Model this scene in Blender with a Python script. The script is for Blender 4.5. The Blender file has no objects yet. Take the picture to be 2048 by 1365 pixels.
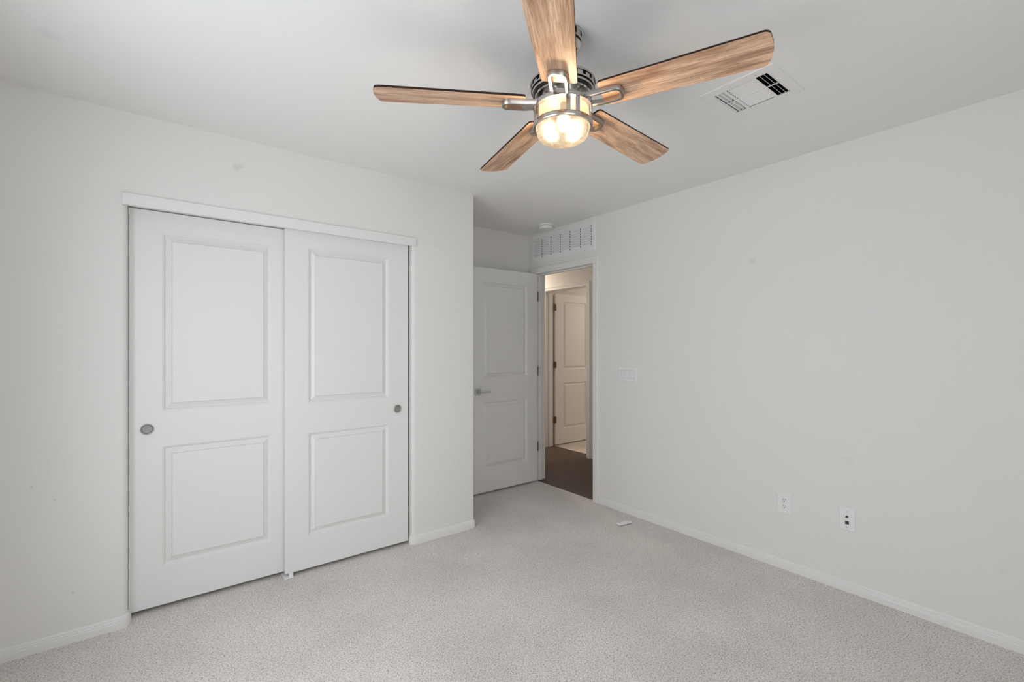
import bpy, bmesh, math, random
from mathutils import Vector, Matrix, noise as mnoise
PI = math.pi
sc = bpy.context.scene
C = sc.collection

# ------------------------------------------------------------------ camera
FPX = 916.6
cam_d = bpy.data.cameras.new('camera')
cam = bpy.data.objects.new('camera', cam_d)
C.objects.link(cam)
cam_d.sensor_width = 36.0
cam_d.lens = FPX / 2048 * 36.0
cam_d.shift_y = 11.5 / 2048
cam_d.clip_start = 0.02
cam.location = (0, 0, 1.326)
cam.rotation_euler = (PI / 2, 0, -math.radians(37.72))
sc.camera = cam

# ------------------------------------------------------------------ exposure
vs = sc.view_settings
vs.view_transform = 'Standard'
vs.look = 'None'
vs.gamma = 1.0
vs.use_curve_mapping = False
vs.exposure = 0.0
cy = sc.cycles
cy.use_denoising = True
cy.max_bounces = 12
cy.diffuse_bounces = 8
cy.transparent_max_bounces = 12
cy.sample_clamp_indirect = 4.0
cy.caustics_reflective = False
cy.caustics_refractive = False

# ------------------------------------------------------------------ world and daylight
w = bpy.data.worlds.new('sky')
sc.world = w
w.use_nodes = True
nt = w.node_tree
bg = nt.nodes['Background']
bg.inputs[0].default_value = (0.80, 0.88, 1.0, 1)
bg.inputs[1].default_value = 1.0

def area(name, loc, rot, sx, sy, power, col, spread=180):
    l = bpy.data.lights.new(name, 'AREA')
    l.shape = 'RECTANGLE'; l.size = sx; l.size_y = sy
    l.energy = power; l.color = col; l.spread = math.radians(spread)
    o = bpy.data.objects.new(name, l); C.objects.link(o)
    o.location = loc; o.rotation_euler = rot
    return o
# daylight through the left window; fill light through an added window behind the camera
area('daylight_left', (-0.74, 1.25, 1.22), (0, -PI / 2, 0), 1.45, 1.50, 33.0, (0.95, 0.972, 1.0))
area('fill_rear', (0.30, -1.12, 1.32), (PI / 2, 0, 0), 1.60, 1.45, 23.0, (0.90, 0.945, 1.0))
# hall ceiling lamp and a little light in the bathroom
def disc(name, loc, size, power, col):
    l = bpy.data.lights.new(name, 'AREA'); l.shape = 'DISK'; l.size = size
    l.energy = power; l.color = col
    o = bpy.data.objects.new(name, l); C.objects.link(o); o.location = loc
    return o
disc('hall_lamp', (3.66, 4.95, 2.42), 0.28, 14.0, (1.0, 0.84, 0.68))
disc('bathroom_lamp', (5.3, 3.6, 2.42), 0.3, 11.0, (1.0, 0.84, 0.70))

# ------------------------------------------------------------------ tags
def tag(o, label, cat, group=None, kind=None):
    if label: o['label'] = label
    if cat: o['category'] = cat
    if group: o['group'] = group
    if kind: o['kind'] = kind
    return o

# ------------------------------------------------------------------ materials
def lin(r, g, b):
    f = lambda c: (c / 255 / 12.92) if c / 255 <= 0.04045 else ((c / 255 + 0.055) / 1.055) ** 2.4
    return (f(r), f(g), f(b), 1)

def mat(name, col, rough=0.6, metal=0.0, spec=0.5, bump=None, bscale=200, bdist=0.001, var=0.0, vscale=3.0):
    m = bpy.data.materials.new(name); m.use_nodes = True
    n = m.node_tree.nodes; L = m.node_tree.links
    b = n['Principled BSDF']
    b.inputs['Base Color'].default_value = col
    b.inputs['Roughness'].default_value = rough
    b.inputs['Metallic'].default_value = metal
    b.inputs['Specular IOR Level'].default_value = spec
    tc = n.new('ShaderNodeTexCoord')
    if bump:
        t = n.new('ShaderNodeTexNoise'); t.inputs['Scale'].default_value = bscale
        t.inputs['Detail'].default_value = 3
        bp = n.new('ShaderNodeBump'); bp.inputs['Strength'].default_value = bump
        bp.inputs['Distance'].default_value = bdist
        L.new(tc.outputs['Object'], t.inputs['Vector'])
        L.new(t.outputs['Fac'], bp.inputs['Height'])
        L.new(bp.outputs['Normal'], b.inputs['Normal'])
    if var:
        t2 = n.new('ShaderNodeTexNoise'); t2.inputs['Scale'].default_value = vscale
        t2.inputs['Detail'].default_value = 4
        L.new(tc.outputs['Object'], t2.inputs['Vector'])
        mx = n.new('ShaderNodeMix'); mx.data_type = 'RGBA'
        mx.inputs['A'].default_value = [c * (1 - var) for c in col[:3]] + [1]
        mx.inputs['B'].default_value = [min(1, c * (1 + var)) for c in col[:3]] + [1]
        L.new(t2.outputs['Fac'], mx.inputs['Factor'])
        L.new(mx.outputs['Result'], b.inputs['Base Color'])
    return m

def add_stains(m, pts):
    """dull patches of touched-up paint: (x, y, z, radius, strength)"""
    n = m.node_tree.nodes; L = m.node_tree.links
    b = n['Principled BSDF']
    src = b.inputs['Base Color'].links[0].from_socket if b.inputs['Base Color'].links else None
    tc = n.new('ShaderNodeTexCoord')
    nz = n.new('ShaderNodeTexNoise'); nz.inputs['Scale'].default_value = 45
    L.new(tc.outputs['Object'], nz.inputs['Vector'])
    tot = None
    for (x, y, z, r, s) in pts:
        d = n.new('ShaderNodeVectorMath'); d.operation = 'DISTANCE'
        L.new(tc.outputs['Object'], d.inputs[0]); d.inputs[1].default_value = (x, y, z)
        ad = n.new('ShaderNodeMath'); ad.operation = 'MULTIPLY_ADD'
        L.new(nz.outputs['Fac'], ad.inputs[0]); ad.inputs[1].default_value = r * 1.2
        L.new(d.outputs['Value'], ad.inputs[2])
        mr = n.new('ShaderNodeMapRange'); mr.interpolation_type = 'SMOOTHSTEP'
        L.new(ad.outputs[0], mr.inputs['Value'])
        mr.inputs['From Min'].default_value = r * 0.9; mr.inputs['From Max'].default_value = r * 1.7
        mr.inputs['To Min'].default_value = s; mr.inputs['To Max'].default_value = 0
        if tot is None: tot = mr.outputs[0]
        else:
            a2 = n.new('ShaderNodeMath'); a2.operation = 'ADD'
            L.new(tot, a2.inputs[0]); L.new(mr.outputs[0], a2.inputs[1]); tot = a2.outputs[0]
    mx = n.new('ShaderNodeMix'); mx.data_type = 'RGBA'
    L.new(tot, mx.inputs['Factor'])
    if src: L.new(src, mx.inputs['A'])
    else: mx.inputs['A'].default_value = b.inputs['Base Color'].default_value
    mx.inputs['B'].default_value = (0.30, 0.29, 0.30, 1)
    L.new(mx.outputs['Result'], b.inputs['Base Color'])

WALLC = (0.765, 0.747, 0.726, 1)
M_wall = mat('wall_paint', WALLC, 0.75, bump=0.35, bscale=55, bdist=0.002, spec=0.2, var=0.012, vscale=2.0)
add_stains(M_wall, [(0.333, 2.835, 2.284, 0.026, 0.16), (0.36, 2.835, 2.30, 0.018, 0.12),
                    (2.96, 1.352, 1.866, 0.024, 0.14), (2.96, 0.85, 0.71, 0.03, 0.05), (2.96, 0.55, 0.95, 0.03, 0.05),
                    (2.96, 0.27, 0.33, 0.02, 0.07),
                    (-0.30, 2.835, 0.22, 0.008, 0.25), (-0.43, 2.835, 0.72, 0.006, 0.35), (-0.36, 2.835, 0.65, 0.005, 0.35),
                    (1.55, 2.835, 1.23, 0.004, 0.3), (1.72, 2.835, 1.60, 0.004, 0.3)])
M_ceil = mat('ceiling_paint', (0.82, 0.812, 0.80, 1), 0.85, bump=0.3, bscale=45, bdist=0.002, spec=0.15, var=0.01, vscale=2.0)
add_stains(M_ceil, [(-0.305, 2.301, 2.44, 0.04, 0.10)])
M_trim = mat('trim_enamel', (0.775, 0.765, 0.75, 1), 0.38, spec=0.45, bump=0.06, bscale=120, bdist=0.0006)
M_door = mat('door_enamel', (0.775, 0.765, 0.75, 1), 0.42, spec=0.4, bump=0.10, bscale=90, bdist=0.0006)
M_plastic = mat('white_plastic', (0.80, 0.80, 0.79, 1), 0.35, spec=0.5)
M_grille = mat('grille_enamel', (0.80, 0.79, 0.78, 1), 0.4, spec=0.45)
M_black = mat('duct_shade_black', (0.006, 0.006, 0.006, 1), 0.9, spec=0.05)  # flat black in place of the shade inside the ducts
M_slot = mat('slot_dark', (0.02, 0.02, 0.022, 1), 0.6)
M_grey = mat('grey_plastic', (0.30, 0.30, 0.30, 1), 0.5)
M_nickel = mat('brushed_nickel', (0.54, 0.51, 0.485, 1), 0.21, metal=1.0, bump=0.05, bscale=300, bdist=0.0003)
M_satin = mat('satin_nickel', (0.50, 0.49, 0.47, 1), 0.33, metal=1.0)
M_cup = mat('grey_nickel', (0.30, 0.29, 0.28, 1), 0.5, metal=0.6, bump=0.4, bscale=90, bdist=0.001)  # darker, rougher grey than the rim of the pull
M_hinge = mat('hinge_bronze', (0.16, 0.13, 0.11, 1), 0.4, metal=0.9)
M_dark = mat('motor_black', (0.018, 0.015, 0.013, 1), 0.35)
M_tile = mat('bath_tile', (0.62, 0.57, 0.51, 1), 0.35, var=0.12, vscale=6)
M_pan = mat('lamp_pan_darkened', (0.10, 0.075, 0.05, 1), 0.6)  # pan and sockets darkened so the lit lamp looks less bright inside
M_edge = mat('blade_edge_walnut', (0.030, 0.014, 0.008, 1), 0.6, spec=0.15)
M_arm = mat('shaded_nickel', (0.40, 0.37, 0.345, 1), 0.30, metal=1.0)  # nickel darkened: the weaker light on the arms is put into the colour
M_copper = mat('bare_copper', (0.55, 0.30, 0.16, 1), 0.3, metal=1.0)

def carpet(name, c1, c2, c3, scale, bump):
    m = bpy.data.materials.new(name); m.use_nodes = True
    n = m.node_tree.nodes; L = m.node_tree.links
    b = n['Principled BSDF']; b.inputs['Roughness'].default_value = 0.95
    b.inputs['Specular IOR Level'].default_value = 0.05
    b.inputs['Sheen Weight'].default_value = 0.15
    tc = n.new('ShaderNodeTexCoord')
    t = n.new('ShaderNodeTexNoise'); t.inputs['Scale'].default_value = scale
    t.inputs['Detail'].default_value = 2.5; t.inputs['Roughness'].default_value = 0.6
    t.inputs['Distortion'].default_value = 0.6
    L.new(tc.outputs['Object'], t.inputs['Vector'])
    r = n.new('ShaderNodeValToRGB')
    r.color_ramp.elements[0].position = 0.33; r.color_ramp.elements[0].color = c1
    r.color_ramp.elements[1].position = 0.68; r.color_ramp.elements[1].color = c3
    e = r.color_ramp.elements.new(0.5); e.color = c2
    L.new(t.outputs['Fac'], r.inputs['Fac'])
    # trodden and brushed areas, and a faint soiling
    t2 = n.new('ShaderNodeTexNoise'); t2.inputs['Scale'].default_value = 2.3
    t2.inputs['Detail'].default_value = 5
    L.new(tc.outputs['Object'], t2.inputs['Vector'])
    mr = n.new('ShaderNodeMapRange')
    mr.inputs['From Min'].default_value = 0.3; mr.inputs['From Max'].default_value = 0.7
    mr.inputs['To Min'].default_value = 0.90; mr.inputs['To Max'].default_value = 1.06
    L.new(t2.outputs['Fac'], mr.inputs['Value'])
    vm = n.new('ShaderNodeVectorMath'); vm.operation = 'SCALE'
    L.new(r.outputs['Color'], vm.inputs[0]); L.new(mr.outputs[0], vm.inputs['Scale'])
    L.new(vm.outputs[0], b.inputs['Base Color'])
    bp = n.new('ShaderNodeBump'); bp.inputs['Strength'].default_value = bump
    bp.inputs['Distance'].default_value = 0.006
    L.new(t.outputs['Fac'], bp.inputs['Height'])
    L.new(bp.outputs['Normal'], b.inputs['Normal'])
    return m
M_carpet = carpet('beige_carpet', (0.38, 0.342, 0.31, 1), (0.78, 0.735, 0.695, 1), (0.92, 0.88, 0.845, 1), 175, 0.9)
M_carpet2 = carpet('brown_carpet', (0.07, 0.049, 0.038, 1), (0.11, 0.080, 0.062, 1), (0.15, 0.115, 0.095, 1), 190, 0.8)

def wood(name):
    m = bpy.data.materials.new(name); m.use_nodes = True
    n = m.node_tree.nodes; L = m.node_tree.links
    b = n['Principled BSDF']; b.inputs['Roughness'].default_value = 0.38
    b.inputs['Specular IOR Level'].default_value = 0.35
    tc = n.new('ShaderNodeTexCoord'); oi = n.new('ShaderNodeObjectInfo')
    sh = n.new('ShaderNodeVectorMath'); sh.operation = 'MULTIPLY_ADD'
    cmb = n.new('ShaderNodeCombineXYZ')
    for i in range(3): L.new(oi.outputs['Random'], cmb.inputs[i])
    L.new(cmb.outputs[0], sh.inputs[0]); sh.inputs[1].default_value = (9, 7, 5)
    L.new(tc.outputs['Object'], sh.inputs[2])
    def nz(sx, sy, scale, detail, dist):
        mp = n.new('ShaderNodeMapping'); mp.inputs['Scale'].default_value = (sx, sy, 1)
        L.new(sh.outputs[0], mp.inputs['Vector'])
        t = n.new('ShaderNodeTexNoise'); t.inputs['Scale'].default_value = scale
        t.inputs['Detail'].default_value = detail; t.inputs['Distortion'].default_value = dist
        L.new(mp.outputs[0], t.inputs['Vector'])
        return t.outputs['Fac']
    big = nz(1.0, 7.0, 3.2, 5, 1.0)     # broad figure along the blade
    fine = nz(3.0, 60.0, 4.0, 4, 0.3)   # fine grain lines
    pore = nz(14.0, 160.0, 4.0, 2, 0)
    def ramp(fac, p0, c0, p1, c1):
        r = n.new('ShaderNodeValToRGB')
        r.color_ramp.elements[0].position = p0; r.color_ramp.elements[0].color = c0
        r.color_ramp.elements[1].position = p1; r.color_ramp.elements[1].color = c1
        L.new(fac, r.inputs['Fac']); return r.outputs['Color']
    c = ramp(big, 0.34, (0.42, 0.235, 0.145, 1), 0.57, (0.80, 0.54, 0.37, 1))
    f = ramp(fine, 0.35, (0.62, 0.58, 0.54, 1), 0.62, (1.08, 1.06, 1.04, 1))
    p = ramp(pore, 0.34, (0.66, 0.62, 0.58, 1), 0.46, (1, 1, 1, 1))
    m1 = n.new('ShaderNodeMix'); m1.data_type = 'RGBA'; m1.blend_type = 'MULTIPLY'; m1.inputs['Factor'].default_value = 0.8
    L.new(c, m1.inputs['A']); L.new(f, m1.inputs['B'])
    m2 = n.new('ShaderNodeMix'); m2.data_type = 'RGBA'; m2.blend_type = 'MULTIPLY'; m2.inputs['Factor'].default_value = 0.6
    L.new(m1.outputs['Result'], m2.inputs['A']); L.new(p, m2.inputs['B'])
    L.new(m2.outputs['Result'], b.inputs['Base Color'])
    bp = n.new('ShaderNodeBump'); bp.inputs['Strength'].default_value = 0.15; bp.inputs['Distance'].default_value = 0.0006
    L.new(fine, bp.inputs['Height']); L.new(bp.outputs['Normal'], b.inputs['Normal'])
    return m
M_wood = wood('light_oak')

def emis(name, col, s):
    m = bpy.data.materials.new(name); m.use_nodes = True
    n = m.node_tree.nodes
    n.remove(n['Principled BSDF'])
    e = n.new('ShaderNodeEmission'); e.inputs[0].default_value = col; e.inputs[1].default_value = s
    m.node_tree.links.new(e.outputs[0], n['Material Output'].inputs[0])
    return m
M_bulb = emis('lit_bulb', (1.0, 0.74, 0.46, 1), 160.0)

def shade_glass(name, clear, frost, milk, glow):
    """seeded glass of the lit lamp: part clear, part frosted, part milky, glowing a little itself"""
    m = bpy.data.materials.new(name); m.use_nodes = True
    n = m.node_tree.nodes; L = m.node_tree.links
    n.remove(n['Principled BSDF'])
    tc = n.new('ShaderNodeTexCoord')
    vo = n.new('ShaderNodeTexNoise'); vo.inputs['Scale'].default_value = 60; vo.inputs['Detail'].default_value = 4
    L.new(tc.outputs['Object'], vo.inputs['Vector'])
    big = n.new('ShaderNodeTexNoise'); big.inputs['Scale'].default_value = 38; big.inputs['Detail'].default_value = 6
    big.inputs['Distortion'].default_value = 1.2
    L.new(tc.outputs['Object'], big.inputs['Vector'])
    bp = n.new('ShaderNodeBump'); bp.inputs['Strength'].default_value = 0.4; bp.inputs['Distance'].default_value = 0.002
    L.new(vo.outputs['Fac'], bp.inputs['Height'])
    tr = n.new('ShaderNodeBsdfTransparent'); tr.inputs[0].default_value = (1, 0.97, 0.92, 1)
    rf = n.new('ShaderNodeBsdfRefraction'); rf.inputs['Roughness'].default_value = 0.62; rf.inputs['IOR'].default_value = 1.25
    rf.inputs[0].default_value = (frost, frost * 0.96, frost * 0.9, 1)
    tl = n.new('ShaderNodeBsdfTranslucent'); tl.inputs[0].default_value = (milk, milk * 0.95, milk * 0.88, 1)
    gl = n.new('ShaderNodeBsdfGlossy'); gl.inputs['Roughness'].default_value = 0.15
    L.new(bp.outputs[0], gl.inputs['Normal'])
    em = n.new('ShaderNodeEmission')
    r = n.new('ShaderNodeValToRGB')
    r.color_ramp.elements[0].position = 0.36; r.color_ramp.elements[0].color = (0.58, 0.41, 0.25, 1)
    r.color_ramp.elements[1].position = 0.60; r.color_ramp.elements[1].color = (1.0, 0.80, 0.55, 1)
    L.new(big.outputs['Fac'], r.inputs['Fac']); L.new(r.outputs[0], em.inputs[0])
    em.inputs[1].default_value = glow
    a0 = n.new('ShaderNodeAddShader'); L.new(rf.outputs[0], a0.inputs[0]); L.new(tl.outputs[0], a0.inputs[1])
    a = n.new('ShaderNodeMixShader'); a.inputs[0].default_value = 1 - clear
    L.new(tr.outputs[0], a.inputs[1]); L.new(a0.outputs[0], a.inputs[2])
    b2 = n.new('ShaderNodeMixShader'); b2.inputs[0].default_value = 0.06
    L.new(a.outputs[0], b2.inputs[1]); L.new(gl.outputs[0], b2.inputs[2])
    ad = n.new('ShaderNodeAddShader'); L.new(b2.outputs[0], ad.inputs[0]); L.new(em.outputs[0], ad.inputs[1])
    L.new(ad.outputs[0], n['Material Output'].inputs[0])
    return m
M_shade = shade_glass('seeded_glass', 0.86, 0.3, 0.05, 0.50)
M_dome = shade_glass('frosted_dome_glass', 0.0, 0.050, 0.006, 0.70)

def window_glass():
    m = bpy.data.materials.new('window_glass'); m.use_nodes = True
    n = m.node_tree.nodes; L = m.node_tree.links
    n.remove(n['Principled BSDF'])
    tr = n.new('ShaderNodeBsdfTransparent'); tr.inputs[0].default_value = (0.97, 0.98, 0.98, 1)
    gl = n.new('ShaderNodeBsdfGlossy'); gl.inputs['Roughness'].default_value = 0.02
    a = n.new('ShaderNodeMixShader'); a.inputs[0].default_value = 0.05
    L.new(tr.outputs[0], a.inputs[1]); L.new(gl.outputs[0], a.inputs[2])
    L.new(a.outputs[0], n['Material Output'].inputs[0])
    return m
M_pane = window_glass()

# ------------------------------------------------------------------ mesh helpers
def obj(name, bm, m, parent=None, smooth=False, bevel=0.0, bseg=2, merge=True):
    if merge: bmesh.ops.remove_doubles(bm, verts=bm.verts, dist=1e-5)
    bmesh.ops.recalc_face_normals(bm, faces=bm.faces)
    me = bpy.data.meshes.new(name); bm.to_mesh(me); bm.free()
    for mm in (m if isinstance(m, (list, tuple)) else [m]): me.materials.append(mm)
    if smooth:
        for p in me.polygons: p.use_smooth = True
    o = bpy.data.objects.new(name, me); C.objects.link(o)
    if smooth:
        md = o.modifiers.new('edges', 'EDGE_SPLIT'); md.split_angle = math.radians(38)
    if bevel:
        md = o.modifiers.new('bevel', 'BEVEL'); md.width = bevel; md.segments = bseg
        md.limit_method = 'ANGLE'; md.angle_limit = math.radians(40)
        if smooth: pass
    if parent: o.parent = parent
    return o

def empty(name, loc=(0, 0, 0), rz=0, rot=None):
    o = bpy.data.objects.new(name, None); C.objects.link(o)
    o.location = loc; o.rotation_euler = rot if rot else (0, 0, rz)
    o.empty_display_size = 0.1
    return o

def box(bm, x0, x1, y0, y1, z0, z1, mi=0):
    v = [bm.verts.new((x, y, z)) for x in (x0, x1) for y in (y0, y1) for z in (z0, z1)]
    for f in ((0, 1, 3, 2), (4, 6, 7, 5), (0, 4, 5, 1), (2, 3, 7, 6), (0, 2, 6, 4), (1, 5, 7, 3)):
        bm.faces.new([v[i] for i in f]).material_index = mi
    return v

def mkbox(*a):
    bm = bmesh.new(); box(bm, *a); return bm

def prism(bm, pts, z0, z1):
    """vertical extrusion of a plan polygon"""
    a = [bm.verts.new((x, y, z0)) for x, y in pts]; b = [bm.verts.new((x, y, z1)) for x, y in pts]
    n = len(pts)
    for i in range(n): bm.faces.new((a[i], a[(i + 1) % n], b[(i + 1) % n], b[i]))
    bm.faces.new(a[::-1]); bm.faces.new(b)

def lathe(bm, prof, seg=48, cx=0, cy_=0, cap=False):
    rings = []
    for r, z in prof:
        if r < 1e-6: rings.append([bm.verts.new((cx, cy_, z))])
        else: rings.append([bm.verts.new((cx + r * math.cos(2 * PI * i / seg), cy_ + r * math.sin(2 * PI * i / seg), z)) for i in range(seg)])
    for a, b in zip(rings, rings[1:]):
        for i in range(seg):
            j = (i + 1) % seg
            if len(a) == 1 and len(b) == 1: continue
            if len(a) == 1: bm.faces.new((a[0], b[i], b[j]))
            elif len(b) == 1: bm.faces.new((a[i], a[j], b[0]))
            else: bm.faces.new((a[i], a[j], b[j], b[i]))
    if cap:
        for r in (rings[0], rings[-1]):
            if len(r) > 2: bm.faces.new(r)

def slab(axis, c0, c1, us, vs_, holes):
    """slab across an axis ('x','y','z') from c0 to c1, with rectangular holes; us, vs_ = extents; holes = (u0,u1,v0,v1)"""
    ub = sorted(set(list(us) + [h[0] for h in holes] + [h[1] for h in holes]))
    vb = sorted(set(list(vs_) + [h[2] for h in holes] + [h[3] for h in holes]))
    bm = bmesh.new(); cache = {}
    def P(c, u, v):
        return {'x': (c, u, v), 'y': (u, c, v), 'z': (u, v, c)}[axis]
    def V(c, u, v):
        k = (c, u, v)
        if k not in cache: cache[k] = bm.verts.new(P(c, u, v))
        return cache[k]
    def solid(i, j):
        if i < 0 or j < 0 or i >= len(ub) - 1 or j >= len(vb) - 1: return False
        mu = (ub[i] + ub[i + 1]) / 2; mv = (vb[j] + vb[j + 1]) / 2
        return not any(h[0] < mu < h[1] and h[2] < mv < h[3] for h in holes)
    for i in range(len(ub) - 1):
        for j in range(len(vb) - 1):
            if not solid(i, j): continue
            u0, u1, v0, v1 = ub[i], ub[i + 1], vb[j], vb[j + 1]
            for c in (c0, c1): bm.faces.new((V(c, u0, v0), V(c, u1, v0), V(c, u1, v1), V(c, u0, v1)))
            if not solid(i - 1, j): bm.faces.new((V(c0, u0, v0), V(c0, u0, v1), V(c1, u0, v1), V(c1, u0, v0)))
            if not solid(i + 1, j): bm.faces.new((V(c0, u1, v0), V(c0, u1, v1), V(c1, u1, v1), V(c1, u1, v0)))
            if not solid(i, j - 1): bm.faces.new((V(c0, u0, v0), V(c0, u1, v0), V(c1, u1, v0), V(c1, u0, v0)))
            if not solid(i, j + 1): bm.faces.new((V(c0, u0, v1), V(c0, u1, v1), V(c1, u1, v1), V(c1, u0, v1)))
    return bm

def sweep(bm, path, prof, closed=False, up=(0, 0, 1)):
    """sweep profile (a, b) along a path: a = sideways (left of travel), b = up; mitred corners"""
    up = Vector(up); P = [Vector(p) for p in path]; n = len(P); rings = []
    for i in range(n):
        d0 = (P[i] - P[i - 1]).normalized() if (i > 0 or closed) else None
        d1 = (P[(i + 1) % n] - P[i]).normalized() if (i < n - 1 or closed) else None
        if d0 is None: d0 = d1
        if d1 is None: d1 = d0
        s0 = up.cross(d0); s1 = up.cross(d1)
        s = (s0 + s1).normalized(); k = 1 / max(0.3, s.dot(s0))
        rings.append([bm.verts.new(P[i] + s * a * k + up * b) for a, b in prof])
    m = len(prof)
    for i in range(n if closed else n - 1):
        A = rings[i]; B = rings[(i + 1) % n]
        for j in range(m):
            bm.faces.new((A[j], A[(j + 1) % m], B[(j + 1) % m], B[j]))
    if not closed:
        bm.faces.new(rings[0]); bm.faces.new(rings[-1][::-1])

def arc(cx, cy_, r, a0, a1, n=8):
    return [(cx + r * math.cos(math.radians(a0 + (a1 - a0) * i / n)), cy_ + r * math.sin(math.radians(a0 + (a1 - a0) * i / n))) for i in range(n + 1)]

# ------------------------------------------------------------------ dimensions
H = 2.44
XL, XR = -0.56, 2.96          # left wall, right wall
YN, YA, YF = -0.90, 2.835, 3.56   # wall behind the camera, closet wall, back of the entry nook
XC = 1.84                     # end of the closet wall
T = 0.12

# ------------------------------------------------------------------ shell
def struct(name, bm, m, label, cat, smooth=False, bevel=0, merge=True):
    o = obj(name, bm, m, smooth=smooth, bevel=bevel, merge=merge)
    return tag(o, label, cat, kind='structure')

struct('floor', slab('z', -0.06, 0, (XL - T, XR + 0.015), (YN - T, YF + T), []), M_carpet,
       'light beige cut pile carpet floor of the bedroom', 'floor')
struct('floor_hall', slab('z', -0.06, -0.003, (XR + 0.015, 4.205), (1.2, 6.4), []), M_carpet2,
       'dark brown carpet floor of the hall beyond the doorway', 'floor')
struct('floor_bathroom', slab('z', -0.06, -0.003, (4.205, 6.3), (2.6, 5.2), []), M_tile,
       'pale tile floor behind the far open door', 'floor')
struct('ceiling', slab('z', H, H + 0.05, (XL - T, 6.4), (YN - T, 6.5), [(1.95, 2.17, 0.84, 1.06)]), M_ceil,
       'smooth pale grey ceiling', 'ceiling')
W1 = (0.48, 2.02, 0.48, 1.95)  # window opening of the left wall
W2 = (-0.50, 1.10, 0.60, 2.05)    # opening of the added fill window behind the camera
struct('wall_left', slab('x', XL - T, XL, (YN - T, YF + T), (0, H), [W1]), M_wall,
       'painted wall with a window on the left of the room', 'wall')
struct('wall_near', slab('y', YN - T, YN, (XL, XR), (0, H), [W2]), M_wall,
       'painted wall behind the camera with a window added for fill light', 'wall')
struct('wall_back', slab('y', YF, YF + T, (XL, XR), (0, H), []), M_wall,
       'short shaded wall behind the open panelled door', 'wall')
DO = (2.664, 3.460, -0.06, 2.062)  # rough opening of the bedroom door
struct('wall_right', slab('x', XR, XR + T, (YN - T, 6.4), (-0.06, H), [DO, (2.69, 3.455, 2.18, 2.385)]), M_wall,
       'long pale wall on the right with outlets and the doorway', 'wall')
BO = (3.768, 4.53, -0.06, 2.075)
struct('wall_hall_far', slab('x', 4.06, 4.18, (1.2, 6.4), (-0.06, H), [BO]), M_wall,
       'hall wall with a cased doorway seen through the bedroom doorway', 'wall')
struct('wall_hall_left', slab('y', 6.3, 6.4, (3.08, 4.06), (-0.06, H), []), M_wall, 'end wall of the hall on the left', 'wall')
struct('wall_hall_right', slab('y', 1.2, 1.3, (3.08, 4.06), (-0.06, H), []), M_wall, 'end wall of the hall on the right', 'wall')
struct('wall_bathroom_left', slab('y', 4.585, 4.69, (4.18, 6.3), (-0.06, H), []), M_wall, 'wall behind the far open door', 'wall')
struct('wall_bathroom_right', slab('y', 2.6, 2.7, (4.18, 6.3), (-0.06, H), []), M_wall, 'right wall of the room beyond the hall', 'wall')
struct('wall_bathroom_far', slab('x', 6.2, 6.3, (2.7, 4.585), (-0.06, H), []), M_wall, 'far wall of the room beyond the hall', 'wall')

# closet wall: bullnose corners round the closet opening, opening 2.00 m high
bm = bmesh.new()
r = 0.026; OL, OR = -0.114, 1.348; OZ = 2.012
prism(bm, [(XL, YA)] + arc(OL - r, YA + r, r, -90, 0) + [(OL, YA + 0.115), (XL, YA + 0.115)], 0, OZ)
rc = 0.012
end = arc(XC - rc, YA + rc, rc, -90, 0, 5) + [(XC, YF), (XC - T, YF), (XC - T, YA + 0.115)]
prism(bm, [(OR, YA + 0.115)] + arc(OR + r, YA + r, r, 180, 270) + end, 0, OZ)
prism(bm, [(XL, YA)] + end + [(XL, YA + 0.115)], OZ, H)
struct('wall_closet', bm, M_wall, 'pale wall around the sliding closet doors', 'wall', smooth=True, merge=False)

# ------------------------------------------------------------------ baseboards
BP = [(0, 0), (0.013, 0), (0.013, 0.030), (0.0115, 0.034), (0.0115, 0.040), (0.0085, 0.044), (0.0085, 0.049), (0.004, 0.056), (0, 0.057)]
def baseboard(name, path, label):
    bm = bmesh.new(); sweep(bm, path, [(a, b) for a, b in BP])
    return struct(name, bm, M_trim, label, 'baseboard', merge=False)
def rev(p): return [(x, y, 0) for x, y in p]
# travel so that the room lies on the left of travel direction
baseboard('baseboard_left', rev([(XL, YA - 0.0), (XL, YN)]), 'white baseboard along the left wall')
baseboard('baseboard_near', rev([(XL, YN), (XR, YN)]), 'white baseboard behind the camera')
baseboard('baseboard_right', rev([(XR, YN), (XR, 2.624)]), 'long white baseboard under the right wall with the outlets')
baseboard('baseboard_closet_left', rev(([(OL, YA + 0.05)] + arc(OL - r, YA + r, r, 0, -90) + [(OL - 0.115, YA), (XL, YA)])),
          'white baseboard left of the closet, curving into its opening')
baseboard('baseboard_closet_right', rev([(XC, YF)] + arc(XC - rc, YA + rc, rc, 0, -90, 5) + [(OR + 0.08, YA)] + arc(OR + r, YA + r, r, 270, 180)),
          'short white baseboard between closet doors and wall end')
baseboard('baseboard_back', rev([(XR, YF), (XC, YF)]), 'white baseboard behind the open door')

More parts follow.
